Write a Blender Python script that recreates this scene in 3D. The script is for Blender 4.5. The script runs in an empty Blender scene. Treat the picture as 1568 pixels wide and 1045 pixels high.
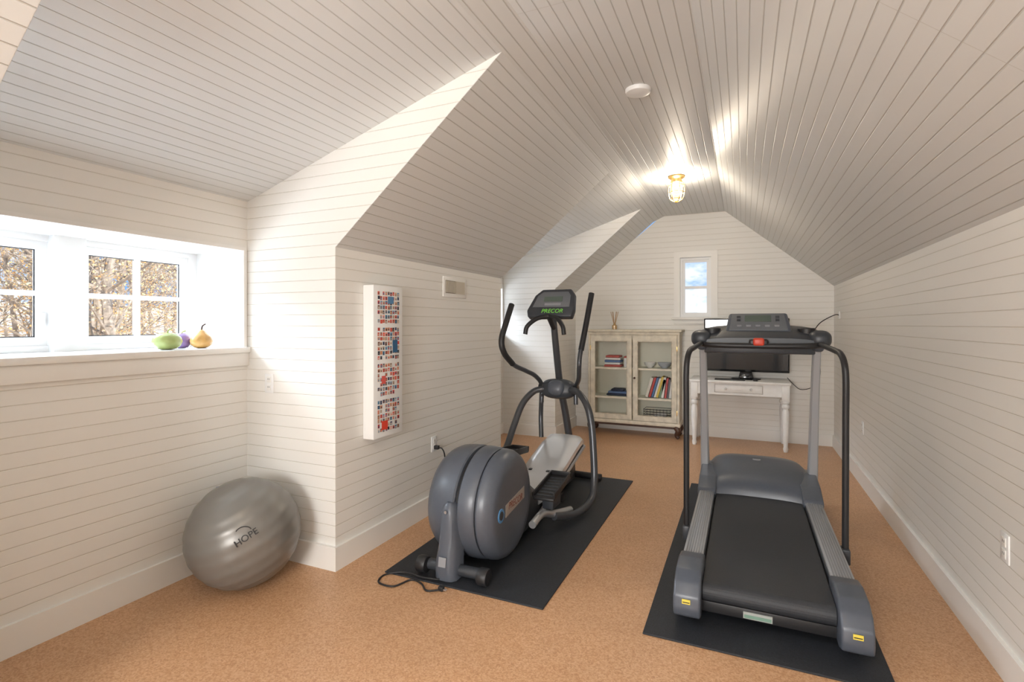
import bpy, bmesh, math, random
from mathutils import Vector, Matrix, Euler
random.seed(7)
C = bpy.context.scene.collection
PAR = [None]

# ---------------------------------------------------------------- materials
def new_mat(name):
    m = bpy.data.materials.new(name); m.use_nodes = True
    nt = m.node_tree
    return m, nt, nt.nodes['Principled BSDF']

def lk(nt, a, b): nt.links.new(a, b)

def mat(name, col, rough=0.5, metal=0.0, noise=0.0, nscale=30, bump=0.0, emis=None, estr=0, coat=0.0):
    m, nt, b = new_mat(name)
    b.inputs['Base Color'].default_value = (*col, 1)
    b.inputs['Roughness'].default_value = rough
    b.inputs['Metallic'].default_value = metal
    b.inputs['Coat Weight'].default_value = coat
    if noise > 0 or bump > 0:
        geo = nt.nodes.new('ShaderNodeNewGeometry')
        n = nt.nodes.new('ShaderNodeTexNoise'); n.inputs['Scale'].default_value = nscale
        n.inputs['Detail'].default_value = 4
        lk(nt, geo.outputs['Position'], n.inputs['Vector'])
        if noise > 0:
            mr = nt.nodes.new('ShaderNodeMapRange')
            mr.inputs[1].default_value = .3; mr.inputs[2].default_value = .7
            mr.inputs[3].default_value = 1 - noise; mr.inputs[4].default_value = 1 + noise
            lk(nt, n.outputs['Fac'], mr.inputs[0])
            mx = nt.nodes.new('ShaderNodeVectorMath'); mx.operation = 'SCALE'
            mx.inputs[0].default_value = col
            lk(nt, mr.outputs[0], mx.inputs['Scale'])
            lk(nt, mx.outputs[0], b.inputs['Base Color'])
        if bump > 0:
            bp = nt.nodes.new('ShaderNodeBump'); bp.inputs['Strength'].default_value = .6
            bp.inputs['Distance'].default_value = bump
            lk(nt, n.outputs['Fac'], bp.inputs['Height']); lk(nt, bp.outputs[0], b.inputs['Normal'])
    if emis:
        b.inputs['Emission Color'].default_value = (*emis, 1)
        b.inputs['Emission Strength'].default_value = estr
    return m

def mat_bead(name, direction, spacing, col, rough, groove=0.09, dark=0.72, dist=0.004, off=0.0, joints=()):
    """painted tongue and groove boards, grooves every `spacing` metres along `direction`,
    optional butt joints at given world Y"""
    m, nt, b = new_mat(name)
    geo = nt.nodes.new('ShaderNodeNewGeometry')
    dot = nt.nodes.new('ShaderNodeVectorMath'); dot.operation = 'DOT_PRODUCT'
    d = Vector(direction).normalized()
    dot.inputs[1].default_value = d
    lk(nt, geo.outputs['Position'], dot.inputs[0])
    def M(op, a, bb):
        n = nt.nodes.new('ShaderNodeMath'); n.operation = op
        for i, v in enumerate((a, bb)):
            if v is None: continue
            if isinstance(v, (int, float)): n.inputs[i].default_value = v
            else: lk(nt, v, n.inputs[i])
        return n.outputs[0]
    x = M('ADD', dot.outputs['Value'], 50 + off)
    x = M('DIVIDE', x, spacing)
    f = M('FRACT', x, None)
    f = M('SUBTRACT', f, .5)
    f = M('ABSOLUTE', f, None)
    f = M('MULTIPLY', f, 2)
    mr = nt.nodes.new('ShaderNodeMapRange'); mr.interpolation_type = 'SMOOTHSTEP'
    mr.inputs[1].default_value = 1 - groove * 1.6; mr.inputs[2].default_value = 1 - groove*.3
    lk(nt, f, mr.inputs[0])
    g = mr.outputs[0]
    if joints:
        sp = nt.nodes.new('ShaderNodeSeparateXYZ'); lk(nt, geo.outputs['Position'], sp.inputs[0])
        for j in joints:
            dd = M('ABSOLUTE', M('SUBTRACT', sp.outputs[1], j), None)
            g = M('MAXIMUM', g, M('MULTIPLY', M('LESS_THAN', dd, .0014), .8))
    inv = M('SUBTRACT', 1, g)
    bp = nt.nodes.new('ShaderNodeBump'); bp.inputs['Strength'].default_value = .8
    bp.inputs['Distance'].default_value = dist
    lk(nt, inv, bp.inputs['Height']); lk(nt, bp.outputs[0], b.inputs['Normal'])
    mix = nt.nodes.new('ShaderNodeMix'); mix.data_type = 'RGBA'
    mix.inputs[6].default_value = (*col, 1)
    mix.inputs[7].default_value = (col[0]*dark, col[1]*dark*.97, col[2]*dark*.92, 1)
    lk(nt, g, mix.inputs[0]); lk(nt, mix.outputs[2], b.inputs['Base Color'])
    b.inputs['Roughness'].default_value = rough
    return m

WALLC = (.84, .825, .785)
CEILC = (.72, .73, .725)
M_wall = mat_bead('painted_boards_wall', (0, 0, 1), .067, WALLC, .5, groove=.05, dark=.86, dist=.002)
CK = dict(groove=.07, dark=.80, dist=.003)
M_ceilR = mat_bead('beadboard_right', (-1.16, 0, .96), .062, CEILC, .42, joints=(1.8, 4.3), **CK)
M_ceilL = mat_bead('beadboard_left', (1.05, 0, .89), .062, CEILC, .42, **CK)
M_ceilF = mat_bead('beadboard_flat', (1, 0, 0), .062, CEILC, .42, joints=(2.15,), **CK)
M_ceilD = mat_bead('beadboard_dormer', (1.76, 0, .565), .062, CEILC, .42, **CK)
M_trim = mat('white_trim_paint', (.87, .855, .82), .38)
M_white = mat('white_paint', (.88, .885, .88), .35)

def cork():
    m, nt, b = new_mat('cork_floor')
    geo = nt.nodes.new('ShaderNodeNewGeometry')
    v = nt.nodes.new('ShaderNodeTexVoronoi'); v.inputs['Scale'].default_value = 170
    n = nt.nodes.new('ShaderNodeTexNoise'); n.inputs['Scale'].default_value = 60; n.inputs['Detail'].default_value = 6
    n2 = nt.nodes.new('ShaderNodeTexNoise'); n2.inputs['Scale'].default_value = 3; n2.inputs['Detail'].default_value = 3
    for q in (v, n, n2): lk(nt, geo.outputs['Position'], q.inputs['Vector'])
    sep = nt.nodes.new('ShaderNodeSeparateColor'); lk(nt, v.outputs['Color'], sep.inputs[0])
    ad = nt.nodes.new('ShaderNodeMath'); ad.operation = 'MULTIPLY_ADD'
    ad.inputs[1].default_value = .5
    lk(nt, sep.outputs[0], ad.inputs[0])
    ml = nt.nodes.new('ShaderNodeMath'); ml.operation = 'MULTIPLY'; ml.inputs[1].default_value = .5
    lk(nt, n.outputs['Fac'], ml.inputs[0]); lk(nt, ml.outputs[0], ad.inputs[2])
    cr = nt.nodes.new('ShaderNodeValToRGB')
    e = cr.color_ramp.elements
    e[0].position = .12; e[0].color = (.42, .21, .098, 1)
    e[1].position = .85; e[1].color = (.69, .44, .262, 1)
    k = e.new(.45); k.color = (.57, .318, .165, 1)
    lk(nt, ad.outputs[0], cr.inputs[0])
    mr = nt.nodes.new('ShaderNodeMapRange'); mr.inputs[1].default_value = .3; mr.inputs[2].default_value = .7
    mr.inputs[3].default_value = .95; mr.inputs[4].default_value = 1.05
    lk(nt, n2.outputs['Fac'], mr.inputs[0])
    sc = nt.nodes.new('ShaderNodeVectorMath'); sc.operation = 'SCALE'
    lk(nt, cr.outputs[0], sc.inputs[0]); lk(nt, mr.outputs[0], sc.inputs['Scale'])
    lk(nt, sc.outputs[0], b.inputs['Base Color'])
    b.inputs['Roughness'].default_value = .38
    bp = nt.nodes.new('ShaderNodeBump'); bp.inputs['Strength'].default_value = .2; bp.inputs['Distance'].default_value = .0008
    lk(nt, n.outputs['Fac'], bp.inputs['Height']); lk(nt, bp.outputs[0], b.inputs['Normal'])
    return m
M_cork = cork()

def glass_mat(name, tint=(1, 1, 1), refl=.08):
    m = bpy.data.materials.new(name); m.use_nodes = True
    nt = m.node_tree; nt.nodes.clear()
    o = nt.nodes.new('ShaderNodeOutputMaterial'); t = nt.nodes.new('ShaderNodeBsdfTransparent')
    g = nt.nodes.new('ShaderNodeBsdfGlossy'); g.inputs['Roughness'].default_value = .02
    t.inputs[0].default_value = (*tint, 1)
    fr = nt.nodes.new('ShaderNodeLayerWeight'); fr.inputs[0].default_value = .25
    ml = nt.nodes.new('ShaderNodeMath'); ml.operation = 'MULTIPLY'; ml.inputs[1].default_value = refl * 5
    lk(nt, fr.outputs['Fresnel'], ml.inputs[0])
    mx = nt.nodes.new('ShaderNodeMixShader'); lk(nt, ml.outputs[0], mx.inputs[0])
    lk(nt, t.outputs[0], mx.inputs[1]); lk(nt, g.outputs[0], mx.inputs[2]); lk(nt, mx.outputs[0], o.inputs[0])
    return m
M_glass = glass_mat('window_glass')

M_blk = mat('black_plastic', (.018, .018, .02), .45)
M_rub = mat('black_rubber_mat', (.020, .023, .029), .6, noise=.35, nscale=160, bump=.0015)
M_belt = mat('tread_belt', (.032, .035, .041), .6, noise=.15, nscale=220, bump=.0006)
M_gry = mat('slate_grey_plastic', (.088, .101, .126), .34, noise=.04, nscale=40)
M_gry2 = mat('dark_grey_plastic', (.040, .045, .054), .4)
M_mgry = mat('mid_grey_plastic', (.14, .15, .165), .38)
M_lgry = mat('light_grey_plastic', (.27, .28, .30), .38)
M_silv = mat('silver_metal', (.55, .56, .58), .32, .75)
M_silvp = mat('silver_paint', (.46, .475, .50), .33, .35)
M_btube = mat('gunmetal_tube', (.085, .09, .10), .3, .5)
M_red = mat('red_plastic', (.60, .06, .03), .4)
M_green = mat('green_print', (.25, .75, .1), .5)
M_scr = mat('grey_lcd', (.10, .13, .11), .25)
M_wht = mat('white_print', (.8, .8, .8), .5)
M_yel = mat('yellow_label', (.75, .60, .08), .5)
M_blue = mat('blue_emblem', (.08, .25, .5), .35)
M_cream = mat('distressed_cream_paint', (.71, .655, .54), .6, noise=.16, nscale=14, bump=.0008)
M_creamin = mat('cabinet_interior_paint', (.84, .83, .70), .6)
M_dkwood = mat('dark_wood', (.07, .032, .02), .4)
M_brass = mat('aged_brass', (.75, .52, .22), .3, .9)
M_deskw = mat('desk_white_paint', (.85, .85, .84), .4, noise=.03, nscale=20)
M_tv = mat('tv_black_gloss', (.008, .009, .011), .12)
M_tvscreen = mat('tv_screen_off', (.012, .016, .024), .08, coat=.3)

# ---------------------------------------------------------------- geometry helpers
def add_mesh(name, verts, faces, m=None, smooth=None, fmats=None):
    vs = [Vector(v) for v in verts]
    lo = Vector((min(v.x for v in vs), min(v.y for v in vs), min(v.z for v in vs)))
    hi = Vector((max(v.x for v in vs), max(v.y for v in vs), max(v.z for v in vs)))
    c = (lo + hi) / 2
    me = bpy.data.meshes.new(name)
    me.from_pydata([v - c for v in vs], [], faces)
    bm = bmesh.new(); bm.from_mesh(me)
    bmesh.ops.recalc_face_normals(bm, faces=bm.faces); bm.to_mesh(me); bm.free()
    ob = bpy.data.objects.new(name, me); ob.location = c
    C.objects.link(ob)
    for mm in (m if isinstance(m, (list, tuple)) else [m]):
        if mm: me.materials.append(mm)
    if fmats:
        for p, k in zip(me.polygons, fmats): p.material_index = k
    if smooth is not None:
        for p in me.polygons: p.use_smooth = True
        me.set_sharp_from_angle(angle=math.radians(smooth))
    parent(ob)
    return ob

def parent(ob):
    if PAR[0] is not None:
        ob.parent = PAR[0]
        ob.matrix_parent_inverse = Matrix.Translation(-PAR[0].location)

def group(name, loc=(0, 0, 0)):
    e = bpy.data.objects.new(name, None); e.empty_display_size = .1
    e.location = loc; C.objects.link(e); PAR[0] = e
    return e
def endgroup(): PAR[0] = None

def bm_out(name, bm, m, smooth=35, fm=None):
    vs = [v.co.copy() for v in bm.verts]; bm.verts.index_update()
    fs = [[v.index for v in f.verts] for f in bm.faces]
    mi = [f.material_index for f in bm.faces]
    bm.free()
    return add_mesh(name, vs, fs, m, smooth, mi)

def box(name, lo, hi, m, bev=0.0, seg=2, rot=None, pivot=None):
    bm = bmesh.new(); bmesh.ops.create_cube(bm, size=1)
    lo = Vector(lo); hi = Vector(hi); s = hi - lo; c = (lo + hi) / 2
    for v in bm.verts: v.co = Vector((v.co.x * s.x, v.co.y * s.y, v.co.z * s.z)) + c
    if bev > 0: bmesh.ops.bevel(bm, geom=bm.edges[:], offset=bev, segments=seg, affect='EDGES', profile=.5)
    if rot:
        R = Euler(rot).to_matrix(); p = Vector(pivot) if pivot else c
        for v in bm.verts: v.co = R @ (v.co - p) + p
    return bm_out(name, bm, m, 35 if bev > 0 else None)

def boxes(name, lst, m, eps=.0004):
    V = []; F = []
    if name.startswith(('wall', 'floor', 'ceiling')): eps = 0
    for i_, (lo, hi) in enumerate(lst):
        e = eps*(i_ % 8)
        x0, y0, z0 = (v-e for v in lo); x1, y1, z1 = (v+e for v in hi); b = len(V)
        V += [(x0,y0,z0),(x1,y0,z0),(x1,y1,z0),(x0,y1,z0),(x0,y0,z1),(x1,y0,z1),(x1,y1,z1),(x0,y1,z1)]
        F += [tuple(b+i for i in q) for q in ((0,3,2,1),(4,5,6,7),(0,1,5,4),(1,2,6,5),(2,3,7,6),(3,0,4,7))]
    return add_mesh(name, V, F, m)

def prism(name, poly, vec, m, bev=0.0, seg=2):
    """extrude a planar polygon by a vector"""
    vec = Vector(vec); n = len(poly); bm = bmesh.new()
    a = [bm.verts.new(p) for p in poly]; b = [bm.verts.new(Vector(p) + vec) for p in poly]
    bm.faces.new(a); bm.faces.new(b[::-1])
    for i in range(n): bm.faces.new((a[i], b[i], b[(i+1) % n], a[(i+1) % n]))
    if bev > 0: bmesh.ops.bevel(bm, geom=bm.edges[:], offset=bev, segments=seg, affect='EDGES', profile=.5)
    return bm_out(name, bm, m, 35 if bev > 0 else None)

def prisms_y(name, polys, y0, y1, m):
    """several XZ polygons extruded along Y in one object"""
    V = []; F = []
    for poly in polys:
        b = len(V); n = len(poly)
        V += [(x, y0, z) for x, z in poly] + [(x, y1, z) for x, z in poly]
        F.append(tuple(b+i for i in range(n))); F.append(tuple(b+n+i for i in reversed(range(n))))
        for i in range(n): F.append((b+i, b+n+i, b+n+(i+1) % n, b+(i+1) % n))
    return add_mesh(name, V, F, m)

def catmull(pts, k=8):
    P = [Vector(p) for p in pts]; P = [2*P[0]-P[1]] + P + [2*P[-1]-P[-2]]
    out = []
    for i in range(1, len(P)-2):
        for j in range(k):
            t = j/k; a, b, c, d = P[i-1], P[i], P[i+1], P[i+2]
            out.append(.5*((2*b)+(-a+c)*t+(2*a-5*b+4*c-d)*t*t+(-a+3*b-3*c+d)*t**3))
    out.append(P[-2]); return out

def tube(name, pts, r, m, k=8, n=14, flat=1.0, straight=False, r2=None):
    P = [Vector(p) for p in pts] if straight else catmull(pts, k)
    rings = []; T = []
    for i in range(len(P)):
        a = P[max(i-1, 0)]; b = P[min(i+1, len(P)-1)]; T.append((b-a).normalized())
    up = Vector((1, 0, 0)) if abs(T[0].x) < .9 else Vector((0, 0, 1))
    nrm = (up - T[0]*up.dot(T[0])).normalized()
    V = []
    for i, p in enumerate(P):
        nrm = (nrm - T[i]*nrm.dot(T[i])).normalized(); bn = T[i].cross(nrm)
        rr = r if r2 is None else r + (r2-r)*i/(len(P)-1)
        for j in range(n):
            a = 2*math.pi*j/n
            V.append(p + nrm*math.cos(a)*rr + bn*math.sin(a)*rr*flat)
    F = []
    for i in range(len(P)-1):
        for j in range(n):
            F.append((i*n+j, i*n+(j+1) % n, (i+1)*n+(j+1) % n, (i+1)*n+j))
    F.append(tuple(range(n))[::-1]); F.append(tuple((len(P)-1)*n+j for j in range(n)))
    return add_mesh(name, V, F, m, 50)

def lathe(name, prof, center, axis, m, n=48, smooth=40):
    """prof: (axial, radius) list"""
    ax = {'x': 0, 'y': 1, 'z': 2}[axis]; V = []; F = []; c = Vector(center)
    def pt(h, r, a):
        o = [0, 0, 0]; o[ax] = h; o[(ax+1) % 3] = r*math.cos(a); o[(ax+2) % 3] = r*math.sin(a)
        return c + Vector(o)
    k = len(prof)
    for h, r in prof:
        for j in range(n): V.append(pt(h, max(r, 1e-4), 2*math.pi*j/n))
    for i in range(k-1):
        for j in range(n): F.append((i*n+j, i*n+(j+1) % n, (i+1)*n+(j+1) % n, (i+1)*n+j))
    F.append(tuple(range(n))[::-1]); F.append(tuple((k-1)*n+j for j in range(n)))
    return add_mesh(name, V, F, m, smooth)

def loft(name, rings, m, smooth=40, caps=True):
    V = []; F = []; n = len(rings[0])
    for r in rings: V += r
    for i in range(len(rings)-1):
        for j in range(n): F.append((i*n+j, i*n+(j+1) % n, (i+1)*n+(j+1) % n, (i+1)*n+j))
    if caps:
        F.append(tuple(range(n))[::-1]); F.append(tuple((len(rings)-1)*n+j for j in range(n)))
    return add_mesh(name, V, F, m, smooth)

def ellipsoid(name, c, s, m, p=2.0, rot=None, nu=32, nv=20):
    V = []; F = []; c = Vector(c); R = Euler(rot).to_matrix() if rot else None
    def sg(x, e): return math.copysign(abs(x)**e, x)
    e = 2/p
    for i in range(nv+1):
        ph = -math.pi/2 + math.pi*i/nv; ph = max(min(ph, math.pi/2-1e-3), -math.pi/2+1e-3)
        for j in range(nu):
            th = 2*math.pi*j/nu
            v = Vector((s[0]*sg(math.cos(ph), e)*sg(math.cos(th), e), s[1]*sg(math.cos(ph), e)*sg(math.sin(th), e), s[2]*sg(math.sin(ph), e)))
            V.append(c + (R @ v if R else v))
    for i in range(nv):
        for j in range(nu): F.append((i*nu+j, i*nu+(j+1) % nu, (i+1)*nu+(j+1) % nu, (i+1)*nu+j))
    F.append(tuple(range(nu))[::-1]); F.append(tuple(nv*nu+j for j in range(nu)))
    return add_mesh(name, V, F, m, 60)

def text(name, body, size, loc, rot, m, extrude=.0006, italic=0):
    cu = bpy.data.curves.new(name, 'FONT'); cu.body = body; cu.size = size; cu.extrude = extrude
    cu.align_x = 'CENTER'; cu.align_y = 'CENTER'; cu.shear = italic
    cu.materials.append(m)
    tmp = bpy.data.objects.new(name, cu); C.objects.link(tmp)
    dg = bpy.context.evaluated_depsgraph_get()
    me = bpy.data.meshes.new_from_object(tmp.evaluated_get(dg))
    bpy.data.objects.remove(tmp)
    if not me.materials: me.materials.append(m)
    ob = bpy.data.objects.new(name, me); C.objects.link(ob)
    ob.location = loc; ob.rotation_euler = rot
    parent(ob); return ob

# ---------------------------------------------------------------- room dimensions
XR, XL, XD = .95, -2.12, -2.83          # right wall, left knee wall, dormer wall
KN, CZ = 1.84, 2.80                     # knee wall height, flat ceiling height
FL, FR = -.93, -.205                    # flat ceiling edges
YB, YF = -2.5, 6.93
DT, DTZ, DBZ = -1.075, 2.73, 2.165      # dormer ceiling top x/z, bottom z
D1 = (.73, 2.29); D2 = (4.50, 6.07)
XW = -3.28
WZ0, WZ1 = 1.26, 1.857
TH = .08
E = .0015

boxes('floor', [((XD-.1, YB-.1, -.1), (XR+.1, YF+.1, 0))], M_cork)
boxes('wall_right', [((XR, YB, 0), (XR+.1, YF, KN))], M_wall)
prism('ceiling_slope_right', [(XR, YB, KN), (XR, YF, KN), (FR, YF, CZ), (FR, YB, CZ)], (.06, 0, .08), M_ceilR)
boxes('ceiling', [((FL, YB, CZ), (FR, YF, CZ+.08))], M_ceilF)
def slopeseg(name, y0, y1, xa, za, xb, zb, m, v=(-.06, 0, .08)):
    prism(name, [(xa, y0, za), (xa, y1, za), (xb, y1, zb), (xb, y0, zb)], v, m)
SEG = ((YB, D1[0]-E), (D1[1]+E, D2[0]-E), (D2[1]+E, YF))
for i, (a, b) in enumerate(SEG):
    slopeseg('ceiling_slope_left_%d' % (i+1), a, b, XL, KN, DT, DTZ, M_ceilL)
slopeseg('ceiling_slope_left_4', YB, YF, DT, DTZ, FL, CZ, M_ceilL)
for i, (a, b) in enumerate((D1, D2)):
    slopeseg('ceiling_dormer_%d' % (i+1), a, b, XD, DBZ, DT, DTZ, M_ceilD, (0, 0, .07))
for i, (a, b) in enumerate(SEG):
    boxes('wall_left_%d' % (i+1), [((XL-.06, a, 0), (XL, b, KN))], M_wall)
chk = [(XD, 0), (XL-E, 0), (XL-E, KN+.0005), (DT-E, DTZ+.001), (XD, DBZ)]
for i, (a, b) in enumerate(((D1[0]-.05, D1[0]), (D1[1], D1[1]+.05), (D2[0]-.05, D2[0]), (D2[1], D2[1]+.05))):
    prisms_y('wall_dormer_cheek_%d' % (i+1), [chk], a, b, M_wall)

def dormer(idx, y0, y1):
    o0, o1 = y0+.09, y1-.03     # window recess
    boxes('wall_dormer_%d' % idx, [((XD-.05, y0, 0), (XD, y1, WZ0-.03)), ((XD-.05, y0, WZ1), (XD, y1, DBZ+.02)),
          ((XD-.05, y0, WZ0-.03), (XD, o0, WZ1)), ((XD-.05, o1, WZ0-.03), (XD, y1, WZ1))], M_wall)
    boxes('wall_recess_%d' % idx, [((XW-.06, o0-.04, WZ1), (XD-.05, o1+.04, WZ1+.04)),
          ((XW-.06, o0-.04, WZ0-.08), (XD-.05, o1+.04, WZ0-.035)),
          ((XW-.06, o0-.04, WZ0-.035), (XD-.05, o0, WZ1)), ((XW-.06, o1, WZ0-.035), (XD-.05, o1+.04, WZ1))], M_white)
    boxes('trim_%d' % idx, [((XD, o0-.02, WZ1), (XD+.008, o1+.02, WZ1+.02)), ((XD, o1, WZ0), (XD+.008, o1+.02, WZ1))], M_trim)
    mid = (o0+o1)/2
    group('window_%d' % idx, (XW, mid, 1.55))
    box('stool', (XW-.05, o0, WZ0-.035), (XD+.0, o1, WZ0-.001), M_white)
    box('nosing', (XD-.001, y0, WZ0-.035), (XD+.035, y1, WZ0), M_trim, .006)
    box('apron', (XD-.001, y0, WZ0-.115), (XD+.018, y1, WZ0-.035), M_trim, .003)
    X0, X1 = XW-.04, XW+.02
    L = [((X0, o0, WZ0), (X1, o1, WZ0+.03)), ((X0, o0, WZ1-.03), (X1, o1, WZ1)),
         ((X0, o0, WZ0+.03), (X1, o0+.05, WZ1-.03)), ((X0, o1-.05, WZ0+.03), (X1, o1, WZ1-.03)),
         ((X0, mid-.07, WZ0), (XW+.07, mid+.07, WZ1))]
    boxes('frame', L, M_white)
    boxes('inner_stop', [((X0+.01, o1-.062, WZ0+.03), (X1-.012, o1-.05, WZ1-.03)), ((X0+.01, o0+.05, WZ0+.03), (X1-.012, o0+.062, WZ1-.03))], M_white)
    for s, (a, b) in enumerate(((o0+.05, mid-.07), (mid+.07, o1-.05))):
        z0, z1 = WZ0+.03, WZ1-.03; f = .044; c = (a+b)/2
        q = [((XW-.03, a, z0), (XW+.005, b, z0+f)), ((XW-.03, a, z1-f), (XW+.005, b, z1)),
             ((XW-.03, a, z0+f), (XW+.005, a+f, z1-f)), ((XW-.03, b-f, z0+f), (XW+.005, b, z1-f)),
             ((XW-.022, c-.013, z0+f), (XW-.001, c+.013, z1-f)), ((XW-.021, a+f, (z0+z1)/2-.011), (XW-.002, b-f, (z0+z1)/2+.011))]
        boxes('sash_%d' % (s+1), q, M_white)
        boxes('gasket_%d' % (s+1), [((XW-.018, a+f, z0+f), (XW-.012, a+f+.006, z1-f)), ((XW-.018, b-f-.006, z0+f), (XW-.012, b-f, z1-f)),
              ((XW-.018, a+f, z0+f), (XW-.012, b-f, z0+f+.005)), ((XW-.018, a+f, z1-f-.005), (XW-.012, b-f, z1-f))], M_blk, 0)
        boxes('pane_%d' % (s+1), [((XW-.026, a+.02, z0+.02), (XW-.023, b-.02, z1-.02))], M_glass)
        box('latch_%d' % (s+1), (XW+.005, b-.03 if s == 0 else a+.01, z0+.10), (XW+.02, b-.015 if s == 0 else a+.025, z0+.17), M_white, .003)
    endgroup()
dormer(1, *D1); dormer(2, *D2)

# gable walls
def gable(name, y0, y1, wx0, wx1, wz0, wz1, m):
    prisms_y(name, [
        [(XL-.06, 0), (wx0, 0), (wx0, CZ+.03), (FL, CZ+.03), (XL-.06, KN)],
        [(wx1, 0), (XR+.1, 0), (XR+.1, KN), (FR+.02, CZ+.03), (wx1, CZ+.03)],
        [(wx0, 0), (wx1, 0), (wx1, wz0), (wx0, wz0)],
        [(wx0, wz1), (wx1, wz1), (wx1, CZ+.03), (wx0, CZ+.03)]], y0, y1, m)
gable('wall_far', YF, YF+.12, -.735, -.365, 1.49, 2.25, M_wall)
prisms_y('wall_back', [
    [(XL-.06, 0), (-1.3, 0), (-1.3, 2.6), (XL-.06, KN)], [(-1.3, 0), (0, 0), (0, .9), (-1.3, .9)],
    [(-1.3, 2.1), (0, 2.1), (0, CZ+.03), (-1.3, CZ+.03)], [(0, 0), (XR+.1, 0), (XR+.1, KN), (0, 2.7)]], YB-.12, YB, M_wall)

group('window_3', (-.55, YF, 1.87))
x0, x1, z0, z1 = -.735, -.365, 1.49, 2.25
boxes('frame', [((x0, YF+.03, z0), (x0+.03, YF+.1, z1)), ((x1-.03, YF+.03, z0), (x1, YF+.1, z1)), ((x0+.03, YF+.03, z1-.03), (x1-.03, YF+.1, z1)), ((x0+.03, YF+.03, z0), (x1-.03, YF+.1, z0+.03))], M_white)
boxes('sash', [((x0+.03, YF+.05, z0+.03), (x0+.055, YF+.08, z1-.03)), ((x1-.055, YF+.05, z0+.03), (x1-.03, YF+.08, z1-.03)),
      ((x0+.055, YF+.05, z0+.03), (x1-.055, YF+.08, z0+.06)), ((x0+.055, YF+.05, z1-.06), (x1-.055, YF+.08, z1-.03)),
      ((x0+.03, YF+.045, 1.855), (x1-.03, YF+.085, 1.885))], M_white)
boxes('pane', [((x0+.03, YF+.062, z0+.03), (x1-.03, YF+.066, z1-.03))], M_glass)
boxes('casing', [((x0-.075, YF-.016, z0-.0), (x0, YF, z1+.075)), ((x1, YF-.016, z0), (x1+.075, YF, z1+.075)), ((x0, YF-.016, z1), (x1, YF, z1+.075))], M_trim)
box('stool', (x0-.1, YF-.05, z0-.03), (x1+.1, YF+.03, z0), M_trim, .004)
box('apron', (x0-.075, YF-.014, z0-.085), (x1+.075, YF, z0-.03), M_trim, .002)
endgroup()
group('window_4', (-.65, YB, 1.5))  # window out of view, added so fill light can enter from behind
boxes('frame', [((-1.3, YB-.1, .9), (-1.25, YB, 2.1)), ((-.05, YB-.1, .9), (0, YB, 2.1)), ((-1.3, YB-.1, .9), (0, YB, .95)), ((-1.3, YB-.1, 2.05), (0, YB, 2.1)), ((-.67, YB-.08, .9), (-.63, YB-.02, 2.1))], M_white)
boxes('pane', [((-1.26, YB-.06, .94), (-.04, YB-.056, 2.06))], M_glass)
endgroup()

# baseboards
BH = .135
boxes('baseboard_right', [((XR-.018, YB, 0), (XR, YF, BH))], M_trim)
boxes('baseboard_far', [((XL, YF-.018, 0), (XR-.018, YF, BH))], M_trim)
bl = []
for a, b in ((YB, D1[0]), (D1[1], D2[0]), (D2[1], YF)):
    bl.append(((XL, a - (.018 if a != YB else 0), 0), (XL+.018, b + (.018 if b != YF else 0), BH)))
for a, b in (D1, D2):
    bl.append(((XD, a+.018, 0), (XD+.018, b-.018, BH)))
    bl.append(((XD, a, 0), (XL, a+.018, BH))); bl.append(((XD, b-.018, 0), (XL, b, BH)))
boxes('baseboard_left', bl, M_trim, 0)

# ---------------------------------------------------------------- cage lamp, plus an added fill copy
def cage_lamp(x, y, energy):
    group('caged_ceiling_light', (x, y, CZ))
    lathe('base', [(0, .075), (-.012, .078), (-.022, .065), (-.03, .05), (-.06, .048), (-.065, .04)], (x, y, CZ), 'z', M_brass)
    jm = bpy.data.materials.get('lamp_jar_glass')
    if not jm:
        jm = bpy.data.materials.new('lamp_jar_glass'); jm.use_nodes = True; nt = jm.node_tree; nt.nodes.clear()
        o = nt.nodes.new('ShaderNodeOutputMaterial'); t = nt.nodes.new('ShaderNodeBsdfTransparent'); e = nt.nodes.new('ShaderNodeEmission')
        e.inputs[0].default_value = (1, .80, .52, 1); e.inputs[1].default_value = 2.6
        mx = nt.nodes.new('ShaderNodeMixShader'); mx.inputs[0].default_value = .35
        lk(nt, t.outputs[0], mx.inputs[1]); lk(nt, e.outputs[0], mx.inputs[2]); lk(nt, mx.outputs[0], o.inputs[0])
    lathe('jar', [(-.06, .042), (-.08, .055), (-.14, .058), (-.185, .050), (-.21, .03), (-.22, .005)], (x, y, CZ), 'z', jm, 32)
    for i in range(6):
        a = i*math.pi/3
        d = Vector((math.cos(a), math.sin(a), 0))
        o = Vector((x, y, CZ))
        tube('cage_bar_%d' % (i+1), [o+d*.05+Vector((0, 0, -.05)), o+d*.070+Vector((0, 0, -.09)), o+d*.072+Vector((0, 0, -.16)), o+d*.055+Vector((0, 0, -.22)), o+Vector((0, 0, -.25))], .0035, M_brass, 4, 6)
    for i, (h, r) in enumerate(((-.09, .071), (-.155, .073), (-.215, .057))):
        pts = [(x+r*math.cos(t*math.pi/12), y+r*math.sin(t*math.pi/12), CZ+h) for t in range(25)]
        tube('cage_ring_%d' % (i+1), pts, .0035, M_brass, n=6, straight=True)
    l = bpy.data.lights.new('lamp_bulb', 'POINT'); l.energy = energy; l.color = (1, .87, .70); l.shadow_soft_size = .05
    lo = bpy.data.objects.new('lamp_bulb', l); lo.location = (x, y, CZ-.145); C.objects.link(lo); parent(lo)
    endgroup()
cage_lamp(-.575, 5.11, 32)
cage_lamp(-.575, .1, 44)  # unseen copy of the cage lamp, added to fill the room with light

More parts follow.
